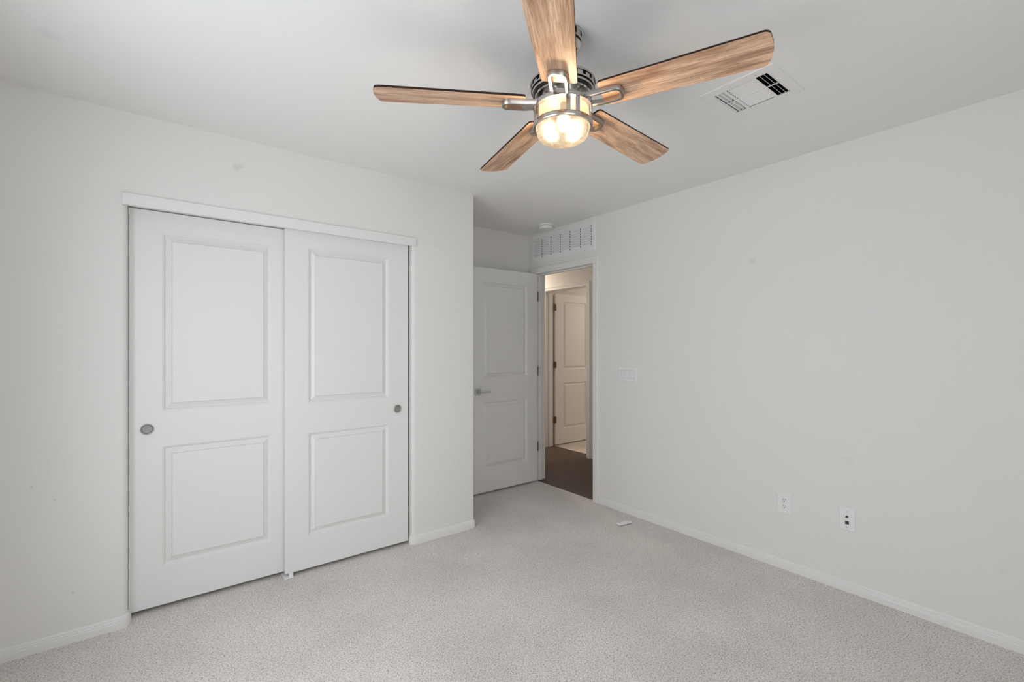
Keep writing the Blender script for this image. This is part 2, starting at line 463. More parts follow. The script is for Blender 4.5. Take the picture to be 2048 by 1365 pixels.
# joint blocks of the rounded baseboard corners
# ------------------------------------------------------------------ casing profile helper
CW = 0.057
def casing(name, x, s, y0, y1, z1, z0, label, rails=(True, True)):
    """door casing on a wall x = const, standing out to -X (s=-1); inner opening y0..y1, top z1"""
    prof = [(0, 0), (0, 0.009), (0.004, 0.013), (0.018, 0.013), (0.020, 0.0115), (0.034, 0.0125), (0.038, 0.0155), (0.052, 0.016), (0.057, 0.012), (0.057, 0)]
    bm = bmesh.new()
    rings = []
    for (cy_, cz, dy, dz) in ((y0, z0, -1, 0), (y0, z1, -1, 1), (y1, z1, 1, 1), (y1, z0, 1, 0)):
        rings.append([bm.verts.new((x + s * b, cy_ + dy * a, cz + dz * a)) for a, b in prof])
    m = len(prof)
    for A, B in zip(rings, rings[1:]):
        for j in range(m): bm.faces.new((A[j], A[(j + 1) % m], B[(j + 1) % m], B[j]))
    bm.faces.new(rings[0]); bm.faces.new(rings[-1])
    return struct(name, bm, M_trim, label, 'door casing', merge=False)

# bedroom door frame
casing('trim_1', XR, -1, 2.684, 3.440, 2.043, 0.0, 'white casing around the bedroom doorway, under the louvered grille')
bm = bmesh.new()
def jamb(bm, x0, x1, y0, y1, z1, t=0.019, z0=0.0, stop=None):
    box(bm, x0, x1, y0 - t, y0, z0, z1 + t); box(bm, x0, x1, y1, y1 + t, z0, z1 + t)
    box(bm, x0, x1, y0, y1, z1, z1 + t)
    if stop:
        a, b = stop
        box(bm, a, b, y0, y0 + 0.011, z0, z1); box(bm, a, b, y1 - 0.011, y1, z0, z1)
        box(bm, a, b, y0 + 0.011, y1 - 0.011, z1 - 0.011, z1)
jamb(bm, XR - 0.001, XR + T + 0.001, 2.684, 3.440, 2.043, stop=(XR + 0.042, XR + 0.075))
struct('trim_2', bm, M_trim, 'white door jamb and stop lining the bedroom doorway', 'door jamb', merge=False, bevel=0.0015)
casing('trim_3', 4.06, -1, 3.787, 4.510, 2.055, -0.003, 'warm lit white casing around the doorway across the hall')
bm = bmesh.new()
jamb(bm, 4.059, 4.181, 3.787, 4.510, 2.055, z0=-0.003, stop=(4.10, 4.138))
struct('trim_4', bm, M_trim, 'jamb lining the doorway across the hall', 'door jamb', merge=False, bevel=0.0015)

# closet header board with a small bead on top
bm = bmesh.new()
hp = [(0, 1.998), (-0.011, 1.998), (-0.012, 2.0), (-0.012, 2.040), (-0.015, 2.043), (-0.015, 2.052), (-0.010, 2.057), (0, 2.058)]
A = [bm.verts.new((-0.132, YA + y, z)) for y, z in hp]; B = [bm.verts.new((1.372, YA + y, z)) for y, z in hp]
for j in range(len(hp)): bm.faces.new((A[j], A[(j + 1) % len(hp)], B[(j + 1) % len(hp)], B[j]))
bm.faces.new(A); bm.faces.new(B)
struct('trim_5', bm, M_trim, 'white header board over the sliding closet doors', 'trim', bevel=0.001)

# ------------------------------------------------------------------ panelled doors
RINGS = [(0.0, 0.0), (0.002, 0.003), (0.0055, 0.0035), (0.013, 0.0150), (0.0150, 0.0150), (0.038, 0.0020), (0.0392, 0.0045), (0.0405, 0.0010)]
def door_mesh(w, h, t, px0, px1, panels):
    """local x 0..w, z 0..h, front face at y=0 towards -y, back at y=t; moulded panels on both faces"""
    bm = bmesh.new()
    xs = [0, px0, px1, w]; zs = [0] + [z for p in panels for z in p] + [h]
    for side in (0, 1):
        Y = lambda d: d if side == 0 else t - d
        for i in range(3):
            for j in range(len(zs) - 1):
                if i == 1 and j % 2 == 1: continue
                bm.faces.new([bm.verts.new((x, Y(0), z)) for x, z in ((xs[i], zs[j]), (xs[i + 1], zs[j]), (xs[i + 1], zs[j + 1]), (xs[i], zs[j + 1]))])
        for (z0, z1) in panels:
            prev = None
            for off, dep in RINGS:
                ring = [bm.verts.new((x, Y(dep), z)) for x, z in ((px0 + off, z0 + off), (px1 - off, z0 + off), (px1 - off, z1 - off), (px0 + off, z1 - off))]
                if prev:
                    for k in range(4): bm.faces.new((prev[k], prev[(k + 1) % 4], ring[(k + 1) % 4], ring[k]))
                prev = ring
            bm.faces.new(prev)
    for a, b in (((0, 0), (w, 0)), ((w, 0), (w, h)), ((w, h), (0, h)), ((0, h), (0, 0))):
        bm.faces.new([bm.verts.new(p) for p in ((a[0], 0, a[1]), (b[0], 0, b[1]), (b[0], t, b[1]), (a[0], t, a[1]))])
    return bm

def cup_pull(parent, x, z):
    bm = bmesh.new()
    # dished round pull set in the face, opening towards -y
    lathe(bm, [(0.0190, -0.0006), (0.0200, -0.0016), (0.0222, -0.0060), (0.0240, -0.0068), (0.0260, -0.0056), (0.0275, 0.0005)], 40)
    o = obj('cup_pull', bm, M_satin, parent, smooth=True)
    o.rotation_euler = (-PI / 2, 0, 0); o.location = (x, -0.0, z)
    o['label'] = 'round satin nickel cup pull'
    bm = bmesh.new(); lathe(bm, [(0, -0.0005), (0.0205, -0.0005), (0.0205, 0.0004), (0, 0.0004)], 40)
    obj('cup_bottom', bm, M_cup, o)
    return o

PANELS = [(0.195, 0.805), (0.985, 1.885)]
# front sliding door (right) and rear sliding door (left)
d1 = empty('door_1', (-0.1125, YA + 0.078, 0.022))
tag(d1, 'left sliding closet door with two moulded panels, behind its neighbour', 'closet door', kind='structure')
def leaf(parent, w, h, t, px0, px1, panels, name='door_panel', m=None):
    return obj(name, door_mesh(w, h, t, px0, px1, panels), m or M_door, parent)
leaf(d1, 0.7675, 1.985, 0.033, 0.1325, 0.6275, [(0.192, 0.800), (0.978, 1.880)])
cup_pull(d1, 0.0715, 0.893)
d2 = empty('door_2', (0.578, YA + 0.032, 0.022))
tag(d2, 'right sliding closet door with two moulded panels, in front', 'closet door', kind='structure')
leaf(d2, 0.754, 1.985, 0.033, 0.125, 0.618, [(0.192, 0.795), (0.972, 1.885)])
cup_pull(d2, 0.680, 0.893)

# bedroom door, opened against the back wall of the nook
d3 = empty('door_3', (2.183, 3.405, 0.018))
tag(d3, 'open white bedroom door with two panels and a lever handle', 'door', kind='structure')
leaf(d3, 0.762, 2.020, 0.035, 0.128, 0.636, [(0.205, 0.808), (1.028, 1.895)])
# lever handle with a square rose
lh = obj('door_handle', mkbox(0.036, 0.092, -0.008, 0.0, 0.878, 0.934), M_satin, d3, bevel=0.002)
lh['label'] = 'satin nickel lever handle on a square plate'
bm = bmesh.new()
box(bm, 0.054, 0.072, -0.048, -0.008, 0.898, 0.914)
box(bm, 0.054, 0.172, -0.060, -0.048, 0.900, 0.912)
o = obj('lever', bm, M_satin, lh, bevel=0.003)
def hinge(parent, x, y, z, w=0.012):
    bm = bmesh.new()
    lathe(bm, [(0, -0.045), (0.0055, -0.045), (0.0055, -0.016), (0.005, -0.015), (0.0055, -0.014), (0.0055, 0.014), (0.005, 0.015), (0.0055, 0.016), (0.0055, 0.045), (0, 0.045)], 14)
    o = obj('hinge', bm, M_hinge, parent, smooth=True); o.location = (x, y, z)
    return o
for z in (0.33, 1.07, 1.80): hinge(d3, 0.7695, -0.004, z)

# bathroom door across the hall, opened away from us
d4 = empty('door_4', (4.222, 4.508, 0.009))
tag(d4, 'open panelled door across the hall with dark hinges', 'door', kind='structure')
leaf(d4, 0.71, 2.035, 0.035, 0.150, 0.60, [(0.205, 0.825), (1.008, 1.932)])
for z in (0.335, 1.075, 1.845):
    hb = obj('hinge', mkbox(-0.040, 0.018, -0.004, 0.0, z - 0.042, z + 0.042), M_hinge, d4, bevel=0.001)
    bm = bmesh.new(); lathe(bm, [(0, z - 0.045), (0.006, z - 0.045), (0.006, z + 0.045), (0, z + 0.045)], 12, -0.011, -0.006)
    obj('hinge_pin', bm, M_hinge, hb, smooth=True)

# ------------------------------------------------------------------ closet floor guide
g = empty('door_guide', (0.60, YA + 0.045, 0))
tag(g, 'small white plastic guide on the carpet where the closet doors overlap', 'door guide')
obj('base_plate', mkbox(-0.030, 0.018, -0.03, 0.06, 0.0, 0.005), M_plastic, g, bevel=0.001)
obj('fin', mkbox(-0.004, 0.018, -0.022, -0.0145, 0.005, 0.032), M_plastic, g, bevel=0.001)

# ------------------------------------------------------------------ windows (left of the camera, and one added behind it for fill light)
def window(name, axis, c, u0, u1, v0, v1, label, sgn):
    root = empty(name, (0, 0, 0)); tag(root, label, 'window', kind='structure')
    def bx_(bm, ca, cb, ua, ub, va, vb):
        lo, hi = min(ca, cb), max(ca, cb)
        if axis == 'x': box(bm, lo, hi, ua, ub, va, vb)
        else: box(bm, ua, ub, lo, hi, va, vb)
    bm = bmesh.new(); f = 0.045
    ca, cb = c + sgn * 0.05, c + sgn * 0.10
    bx_(bm, ca, cb, u0, u1, v0, v0 + f); bx_(bm, ca, cb, u0, u1, v1 - f, v1)
    bx_(bm, ca, cb, u0, u0 + f, v0 + f, v1 - f); bx_(bm, ca, cb, u1 - f, u1, v0 + f, v1 - f)
    um = (u0 + u1) / 2; bx_(bm, ca, cb, um - 0.022, um + 0.022, v0 + f, v1 - f)
    obj('window_frame', bm, M_plastic, root)
    bm = bmesh.new(); bx_(bm, c - sgn * 0.03, c + sgn * 0.05, u0 - 0.03, u1 + 0.03, v0 - 0.02, v0)
    obj('window_sill', bm, M_trim, root, bevel=0.003)
    for a, b in ((u0 + f, um - 0.022), (um + 0.022, u1 - f)):
        bm = bmesh.new(); bx_(bm, c + sgn * 0.073, c + sgn * 0.077, a, b, v0 + f, v1 - f)
        obj('pane', bm, M_pane, root)
window('window_1', 'x', XL, *W1, 'white framed sliding window in the left wall', -1)
window('fill_window_2', 'y', YN, *W2, 'white framed sliding window added behind the camera for fill light', -1)

# ------------------------------------------------------------------ return air grille above the doorway
rg = empty('return_grille', (XR, 3.073, 2.284))
tag(rg, 'wide white louvered return air grille on the wall above the doorway', 'air grille')
gy0, gy1, gz0, gz1 = -0.406, 0.406, -0.131, 0.131   # local y, z
ncol, nrow = 6, 8
ly0, ly1 = -0.372, 0.397 - 0.004; lz0, lz1 = -0.088, 0.092
cw = (ly1 - ly0) / ncol; rh = (lz1 - lz0) / nrow
bm = bmesh.new()
ub = [gy0]; 
for i in range(ncol): ub += [ly0 + i * cw, ly0 + i * cw + cw * 0.86]
ub.append(gy1)
vb = [gz0]
for j in range(nrow): vb += [lz0 + j * rh, lz0 + j * rh + rh * 0.74]
vb.append(gz1)
px = -0.006
for i in range(len(ub) - 1):
    for j in range(len(vb) - 1):
        if i % 2 == 1 and j % 2 == 1: continue
        bm.faces.new([bm.verts.new((px, y, z)) for y, z in ((ub[i], vb[j]), (ub[i + 1], vb[j]), (ub[i + 1], vb[j + 1]), (ub[i], vb[j + 1]))])
# flanged edge
e = [(px, gy0, gz0), (px, gy1, gz0), (px, gy1, gz1), (px, gy0, gz1)]
q = [(0.0, y + (0.003 if y > 0 else -0.003), z + (0.003 if z > 0 else -0.003)) for _, y, z in e]
for k in range(4): bm.faces.new([bm.verts.new(p) for p in (e[k], e[(k + 1) % 4], q[(k + 1) % 4], q[k])])
obj('grille_plate', bm, M_grille, rg)
bm = bmesh.new()
for i in range(ncol):
    for j in range(nrow):
        y0, y1 = ub[1 + 2 * i], ub[2 + 2 * i]; z0, z1 = vb[1 + 2 * j], vb[2 + 2 * j]
        # bent tab: joined at the bottom edge, leaning out of the plate at its top edge, with a rolled lip
        pts = [(px - 0.0002, z0), (px - 0.0070, z0 + 0.45 * (z1 - z0)), (px - 0.0120, z1 - 0.0005), (px - 0.0110, z1), (px - 0.0060, z0 + 0.52 * (z1 - z0)), (px + 0.0008, z0 + 0.001)]
        A = [bm.verts.new((x, y0 + 0.0015, z)) for x, z in pts]; B = [bm.verts.new((x, y1 - 0.0015, z)) for x, z in pts]
        n_ = len(pts)
        for k in range(n_): bm.faces.new((A[k], A[(k + 1) % n_], B[(k + 1) % n_], B[k]))
        bm.faces.new(A); bm.faces.new(B)
obj('louvers', bm, M_grille, rg, merge=False)
obj('duct_dark_backing', mkbox(0.030, 0.034, -0.380, 0.379, -0.103, 0.100), M_black, rg)  # black sheet standing in for the shade behind the louvers

# ------------------------------------------------------------------ ceiling register
cr = empty('ceiling_register', (2.06, 0.948, H))
tag(cr, 'square white four way air register in the ceiling behind the fan blade', 'air vent')
S = 0.154; I = 0.105
bm = bmesh.new()
# stamped face: outer flange, then a field with bank openings (local x = world x, y = world y)
def bank(u0, u1, v0, v1): return (v0, v1, u0, u1)
# u runs from +y to -y over the face; banks as (x0,x1,y0,y1)
BK = [(-0.108, -0.004, 0.070, 0.118), (0.004, 0.108, 0.070, 0.118),
      (-0.108, -0.004, -0.052, 0.056), (0.004, 0.108, -0.052, 0.056),
      (-0.108, -0.004, -0.116, -0.066), (0.004, 0.108, -0.116, -0.066)]
xb = sorted(set([-S, S] + [b[0] for b in BK] + [b[1] for b in BK])); yb = sorted(set([-S, S] + [b[2] for b in BK] + [b[3] for b in BK]))
zf = -0.0045
for i in range(len(xb) - 1):
    for j in range(len(yb) - 1):
        mx, my = (xb[i] + xb[i + 1]) / 2, (yb[j] + yb[j + 1]) / 2
        if any(b[0] < mx < b[1] and b[2] < my < b[3] for b in BK): continue
        bm.faces.new([bm.verts.new((x, y, zf)) for x, y in ((xb[i], yb[j]), (xb[i + 1], yb[j]), (xb[i + 1], yb[j + 1]), (xb[i], yb[j + 1]))])
e = [(-S, -S, zf), (S, -S, zf), (S, S, zf), (-S, S, zf)]
q = [(x * 1.008, y * 1.008, -0.0002) for x, y, _ in e]
for k in range(4): bm.faces.new([bm.verts.new(p) for p in (e[k], e[(k + 1) % 4], q[(k + 1) % 4], q[k])])
fr = obj('face_plate', bm, M_grille, cr)
for (x, y) in ((-0.128, 0.03), (-0.128, -0.075), (0.128, -0.09), (0.128, 0.06)):
    bm = bmesh.new(); lathe(bm, [(0, zf - 0.0015), (0.003, zf - 0.001), (0.0035, zf)], 12, x, y); obj('screw', bm, M_satin, fr)
def slat(bm, p0, p1, width, tilt_dir, ang, t=0.0012):
    """thin tilted slat between p0 and p1 (xy), its blade leaning along tilt_dir as it rises"""
    d = Vector((p1[0] - p0[0], p1[1] - p0[1], 0)).normalized(); n_ = Vector((tilt_dir[0], tilt_dir[1], 0))
    a = n_ * math.sin(ang) + Vector((0, 0, 1)) * math.cos(ang); s = n_ * math.cos(ang) - Vector((0, 0, 1)) * math.sin(ang)
    vs8 = []
    for P in (p0, p1):
        for k1, k2 in ((0, -1), (1, -1), (1, 1), (0, 1)):
            vs8.append(bm.verts.new(Vector((P[0], P[1], zf - 0.001)) + a * width * k1 + s * t * k2 * 0.5))
    for f in ((0, 1, 2, 3), (4, 7, 6, 5), (0, 4, 5, 1), (1, 5, 6, 2), (2, 6, 7, 3), (3, 7, 4, 0)): bm.faces.new([vs8[i] for i in f])
def slats(name, gen):
    bm = bmesh.new()
    for a in gen: slat(bm, *a)
    obj(name, bm, M_grille, cr, merge=False)
# end banks: slats run along x; throw outwards
for (x0, x1, y0, y1), td in ((BK[0], 1), (BK[1], 1), (BK[4], -1), (BK[5], -1)):
    n_ = 3; st = (y1 - y0) / n_
    slats('slat_bank', [((x0, (y0 if td > 0 else y1) + td * st * (k + 0.02)), (x1, (y0 if td > 0 else y1) + td * st * (k + 0.02)), 0.013, (0, -td), math.radians(38)) for k in (range(1, n_ + 1) if td > 0 else range(0, n_))])
for (x0, x1, y0, y1), td, o_, an in ((BK[2], 1, 0.95, 30), (BK[3], 1, 0.45, 48)):
    n_ = 6; st = (x1 - x0) / n_
    slats('slat_bank', [(((x1 if td < 0 else x0) + td * st * (k + o_), y0), ((x1 if td < 0 else x0) + td * st * (k + o_), y1), 0.015, (-td, 0), math.radians(an)) for k in range(n_)])
bm = bmesh.new()
box(bm, -0.11, 0.11, -0.108, 0.112, 0.045, 0.047)
for a_ in ((-0.1095, -0.1085, -0.1075, 0.1115), (0.1085, 0.1095, -0.1075, 0.1115), (-0.1085, 0.1085, -0.1075, -0.1065), (-0.1085, 0.1085, 0.1105, 0.1115)):
    box(bm, *a_, 0.0, 0.045)
obj('duct_dark_backing', bm, M_black, cr)  # black liner put in so the openings between the slats look dark

# ------------------------------------------------------------------ smoke detector
sd = empty('smoke_detector', (2.81, 3.125, H))
tag(sd, 'round white smoke detector on the ceiling near the doorway', 'smoke detector')
bm = bmesh.new(); lathe(bm, [(0, 0), (0.068, 0), (0.068, -0.008), (0.064, -0.011), (0.058, -0.011), (0, -0.011)], 48); obj('mounting_base', bm, M_plastic, sd, smooth=True)
bm = bmesh.new(); lathe(bm, [(0.054, -0.011), (0.054, -0.015), (0, -0.015)], 48); obj('vent_gap', bm, M_slot, sd)
bm = bmesh.new(); lathe(bm, [(0, -0.0145), (0.059, -0.0145), (0.061, -0.018), (0.060, -0.028), (0.054, -0.036), (0.040, -0.040), (0, -0.041)], 48); obj('cover', bm, M_plastic, sd, smooth=True)

# ------------------------------------------------------------------ wall plates
def plate_mesh(w, h, t, holes=()):
    """plate standing on the x=0 plane towards -x, with a sloped rim; local y across, z up"""
    bm = bmesh.new(); b = 0.004
    hw, hh = w / 2, h / 2
    ub = sorted(set([-hw + b, hw - b] + [q for h_ in holes for q in h_[:2]])); vb = sorted(set([-hh + b, hh - b] + [q for h_ in holes for q in h_[2:]]))
    for i in range(len(ub) - 1):
        for j in range(len(vb) - 1):
            mu, mv = (ub[i] + ub[i + 1]) / 2, (vb[j] + vb[j + 1]) / 2
            if any(h_[0] < mu < h_[1] and h_[2] < mv < h_[3] for h_ in holes): continue
            bm.faces.new([bm.verts.new((-t, y, z)) for y, z in ((ub[i], vb[j]), (ub[i + 1], vb[j]), (ub[i + 1], vb[j + 1]), (ub[i], vb[j + 1]))])
    e = [(-hw + b, -hh + b), (hw - b, -hh + b), (hw - b, hh - b), (-hw + b, hh - b)]; q = [(-hw, -hh), (hw, -hh), (hw, hh), (-hw, hh)]
    for k in range(4):
        k2 = (k + 1) % 4
        bm.faces.new([bm.verts.new(p) for p in ((-t, *e[k]), (-t, *e[k2]), (-t * 0.5, *q[k2]), (-t * 0.5, *q[k]))])
        bm.faces.new([bm.verts.new(p) for p in ((-t * 0.5, *q[k]), (-t * 0.5, *q[k2]), (0, *q[k2]), (0, *q[k]))])
    for h_ in holes:
        c = [(h_[0], h_[2]), (h_[1], h_[2]), (h_[1], h_[3]), (h_[0], h_[3])]
        for k in range(4):
            k2 = (k + 1) % 4
            bm.faces.new([bm.verts.new(p) for p in ((-t, *c[k]), (-t, *c[k2]), (0, *c[k2]), (0, *c[k]))])
    return bm
ls = empty('light_switch', (XR, 2.3205, 1.105))
tag(ls, 'white three rocker light switch plate right of the doorway', 'light switch')
cs = (-0.046, 0, 0.046)
obj('cover_plate', plate_mesh(0.176, 0.116, 0.006, [(c - 0.0178, c + 0.0178, -0.034, 0.034) for c in cs]), M_plastic, ls)
for c in cs:
    bm = bmesh.new()
    pts = [(-0.0035, -0.0325), (-0.0095, -0.0325), (-0.0065, 0.0), (-0.0045, 0.0325), (0.0, 0.0325), (0.0, -0.0325)]
    A = [bm.verts.new((x, c - 0.0158, z)) for x, z in pts]; B = [bm.verts.new((x, c + 0.0158, z)) for x, z in pts]
    for k in range(len(pts)): bm.faces.new((A[k], A[(k + 1) % len(pts)], B[(k + 1) % len(pts)], B[k]))
    bm.faces.new(A); bm.faces.new(B)
    obj('rocker', bm, M_plastic, ls, bevel=0.0008)
    obj('rocker_gap', mkbox(-0.0012, 0.0, c - 0.0178, c + 0.0178, -0.034, 0.034), M_grey, ls)

po = empty('power_outlet', (XR, 1.168, 0.392))
tag(po, 'white duplex power outlet low on the right wall, nearer the doorway', 'outlet')
obj('cover_plate', plate_mesh(0.080, 0.124, 0.006), M_plastic, po)
for cz in (0.0195, -0.0195):
    bm = bmesh.new()
    pts = arc(0, 0, 0.0172, 35, 145, 8) + arc(0, 0, 0.0172, 215, 325, 8)
    A = [bm.verts.new((-0.0058, y, cz + z)) for y, z in pts]; B = [bm.verts.new((-0.0080, y * 0.97, cz + z * 0.97)) for y, z in pts]
    for k in range(len(pts)): bm.faces.new((A[k], A[(k + 1) % len(pts)], B[(k + 1) % len(pts)], B[k]))
    bm.faces.new(B)
    rc_ = obj('receptacle', bm, M_plastic, po)
    bm = bmesh.new()
    box(bm, -0.0084, -0.0079, 0.0048, 0.0072, cz + 0.001, cz + 0.0095)
    box(bm, -0.0084, -0.0079, -0.0072, -0.0048, cz + 0.001, cz + 0.0085)
    lathe_pts = arc(0, cz - 0.0075, 0.0032, 0, 360, 12)[:-1]
    A = [bm.verts.new((-0.0084, y, z)) for y, z in lathe_pts]; bm.faces.new(A)
    B = [bm.verts.new((-0.0079, y, z)) for y, z in lathe_pts]
    for k in range(12): bm.faces.new((A[k], A[(k + 1) % 12], B[(k + 1) % 12], B[k]))
    obj('slots', bm, M_slot, rc_, merge=False)
bm = bmesh.new(); lathe(bm, [(0, 0.0075), (0.0022, 0.007), (0.003, 0.0055)], 14)
o = obj('screw', bm, M_plastic, po); o.rotation_euler = (0, -PI / 2, 0)

dp = empty('data_outlet', (XR, 0.8535, 0.389))
tag(dp, 'white cable and network wall plate with a black square jack, lower right', 'outlet')
obj('cover_plate', plate_mesh(0.074, 0.120, 0.006), M_plastic, dp)
for z in (0.042, -0.042):
    bm = bmesh.new(); lathe(bm, [(0, 0.0078), (0.0028, 0.0072), (0.0034, 0.0058)], 14)
    o = obj('screw', bm, M_satin, dp); o.rotation_euler = (0, -PI / 2, 0); o.location = (0, 0, z)
bm = bmesh.new(); lathe(bm, [(0.0018, 0.016), (0.0046, 0.016), (0.0048, 0.0085), (0.0065, 0.0085), (0.0065, 0.0058)], 6); 
o = obj('coax_jack', bm, M_hinge, dp); o.rotation_euler = (0, -PI / 2, 0); o.location = (0, 0, 0.016); o['label'] = 'threaded dark metal coax connector'
o = obj('network_jack', mkbox(-0.0075, -0.0055, -0.0085, 0.0085, -0.0255, -0.0085), M_slot, dp); o['label'] = 'black square network jack'

# ------------------------------------------------------------------ small white plastic thing on the carpet
rm = empty('plastic_piece', (2.758, 2.193, 0.0), math.radians(-11))
tag(rm, 'small white plastic piece with two round marks lying on the carpet near the right wall', 'remote holder')
bm = bmesh.new(); box(bm, -0.062, 0.062, -0.020, 0.020, 0.0035, 0.016)
obj('body', bm, M_plastic, rm, bevel=0.004, bseg=3)
bm = bmesh.new(); box(bm, -0.055, 0.058, -0.016, 0.015, 0.0, 0.0035); obj('underside', bm, M_slot, rm)
for x in (-0.042, 0.040):
    bm = bmesh.new(); lathe(bm, [(0, 0.0163), (0.0048, 0.0163), (0.0055, 0.0155)], 16, x, 0.003); obj('round_mark', bm, M_grey, rm)

# ------------------------------------------------------------------ ceiling fan
FX, FY = 1.147, 1.186
fan = empty('ceiling_fan', (FX, FY, H))
tag(fan, 'brushed nickel ceiling fan with five light oak blades and a lit glass lamp', 'ceiling fan')
Z = lambda z: z - H
# canopy with slots
bm = bmesh.new(); lathe(bm, [(0, 0), (0.070, 0), (0.071, -0.004), (0.069, -0.006), (0.066, -0.006)], 56); obj('canopy_rim', bm, M_nickel, fan, smooth=True)
bm = bmesh.new(); lathe(bm, [(0.0, -0.004), (0.064, -0.004), (0.064, -0.030), (0.060, -0.041), (0, -0.041)], 56); obj('canopy_core', bm, M_dark, fan, smooth=True)
bm = bmesh.new()
def slotted(bm, r, z0, z1, n, duty, seg=6, t=0.003, phase=0.0):
    for k in range(n):
        a0 = 2 * PI * (k + phase) / n; da = 2 * PI / n * duty / seg
        for s in range(seg):
            A = a0 + s * da; B = A + da
            v = [bm.verts.new((rr * math.cos(g), rr * math.sin(g), z)) for rr in (r, r - t) for g in (A, B) for z in (z0, z1)]
            for f in ((0, 1, 3, 2), (4, 6, 7, 5), (0, 2, 6, 4), (1, 5, 7, 3), (0, 4, 5, 1), (2, 3, 7, 6)): bm.faces.new([v[i] for i in f])
slotted(bm, 0.069, -0.006, -0.028, 12, 0.62)
obj('canopy_slats', bm, M_nickel, fan, merge=False)
bm = bmesh.new(); lathe(bm, [(0.060, -0.026), (0.070, -0.027), (0.071, -0.030), (0.069, -0.033), (0.060, -0.034)], 56); lathe(bm, [(0.050, -0.039), (0.066, -0.039), (0.067, -0.042), (0.063, -0.048), (0.050, -0.058), (0.034, -0.066), (0.026, -0.070), (0.0, -0.070)], 56); obj('canopy', bm, M_nickel, fan, smooth=True)
bm = bmesh.new(); lathe(bm, [(0, -0.066), (0.0125, -0.066), (0.0125, -0.175), (0, -0.175)], 24); obj('downrod', bm, M_nickel, fan, smooth=True)
bm = bmesh.new(); lathe(bm, [(0, Z(2.300)), (0.022, Z(2.300)), (0.030, Z(2.290)), (0.034, Z(2.276)), (0.050, Z(2.270))], 32); obj('downrod_collar', bm, M_nickel, fan, smooth=True)
# motor housing: top rim, slotted band, stepped rings
bm = bmesh.new(); lathe(bm, [(0, Z(2.272)), (0.100, Z(2.272)), (0.112, Z(2.270)), (0.1155, Z(2.266)), (0.1155, Z(2.260)), (0.108, Z(2.260))], 72); obj('motor_top_rim', bm, M_nickel, fan, smooth=True)
bm = bmesh.new(); lathe(bm, [(0, Z(2.262)), (0.104, Z(2.262)), (0.104, Z(2.2235)), (0, Z(2.2235))], 72); obj('motor_core', bm, M_dark, fan, smooth=True)
bm = bmesh.new(); slotted(bm, 0.112, Z(2.261), Z(2.245), 20, 0.6); obj('motor_vents', bm, M_nickel, fan, merge=False)
bm = bmesh.new(); lathe(bm, [(0.104, Z(2.246)), (0.114, Z(2.246)), (0.114, Z(2.241)), (0.104, Z(2.241))], 72)
lathe(bm, [(0.100, Z(2.236)), (0.110, Z(2.236)), (0.109, Z(2.230)), (0.098, Z(2.230))], 72)
lathe(bm, [(0.0, Z(2.2245)), (0.097, Z(2.2245)), (0.100, Z(2.222)), (0.096, Z(2.218)), (0.080, Z(2.217)), (0.0, Z(2.217))], 72)
obj('motor_rings', bm, M_nickel, fan, smooth=True, merge=False)
# hub the blade arms and the lamp are fixed to
bm = bmesh.new(); lathe(bm, [(0, Z(2.219)), (0.078, Z(2.219)), (0.0785, Z(2.191)), (0, Z(2.191))], 72); obj('hub', bm, M_nickel, fan, smooth=True)
# lamp
lk = obj('lamp_upper_ring', (lambda b: (lathe(b, [(0, Z(2.1915)), (0.094, Z(2.1915)), (0.1045, Z(2.190)), (0.1050, Z(2.1885)), (0.1035, Z(2.187)), (0.1035, Z(2.178)), (0.1055, Z(2.1765)), (0.1055, Z(2.174)), (0.099, Z(2.1735)), (0, Z(2.1735))], 72), b)[1])(bmesh.new()), M_nickel, fan, smooth=True)
bm = bmesh.new(); lathe(bm, [(0.0985, Z(2.123)), (0.1055, Z(2.123)), (0.1068, Z(2.121)), (0.1068, Z(2.1085)), (0.1050, Z(2.106)), (0.0975, Z(2.106)), (0.0965, Z(2.110)), (0.0985, Z(2.123))], 72); obj('lamp_lower_ring', bm, M_nickel, fan, smooth=True)
for k in range(4):
    for da in (0, 19.3):
        bm = bmesh.new(); box(bm, 0.0985, 0.1035, -0.0078, 0.0078, Z(2.1225), Z(2.1745))
        o = obj('cage_bar', bm, M_nickel, fan, bevel=0.0008); o.rotation_euler = (0, 0, math.radians(236.5 + da + 90 * k))
bm = bmesh.new()
lathe(bm, [(0.0925, Z(2.1735)), (0.0935, Z(2.150)), (0.0955, Z(2.122)), (0.0955, Z(2.108))], 72)
obj('glass_shade', bm, M_shade, fan, smooth=True)
bm = bmesh.new()
lathe(bm, [(0.0955, Z(2.108)), (0.0945, Z(2.098)), (0.0915, Z(2.086)), (0.084, Z(2.074)), (0.070, Z(2.0655)), (0.050, Z(2.0610)), (0.025, Z(2.0590)), (0, Z(2.0585))], 72)
o = obj('glass_dome', bm, M_dome, fan, smooth=True); o['label'] = 'lit frosted glass dome under the fan'
bm = bmesh.new(); lathe(bm, [(0, Z(2.1725)), (0.092, Z(2.1725)), (0.092, Z(2.1735)), (0, Z(2.1735))], 48); obj('lamp_pan', bm, M_pan, fan)  # dark disc added to cut the bulbs' bounce inside the glass
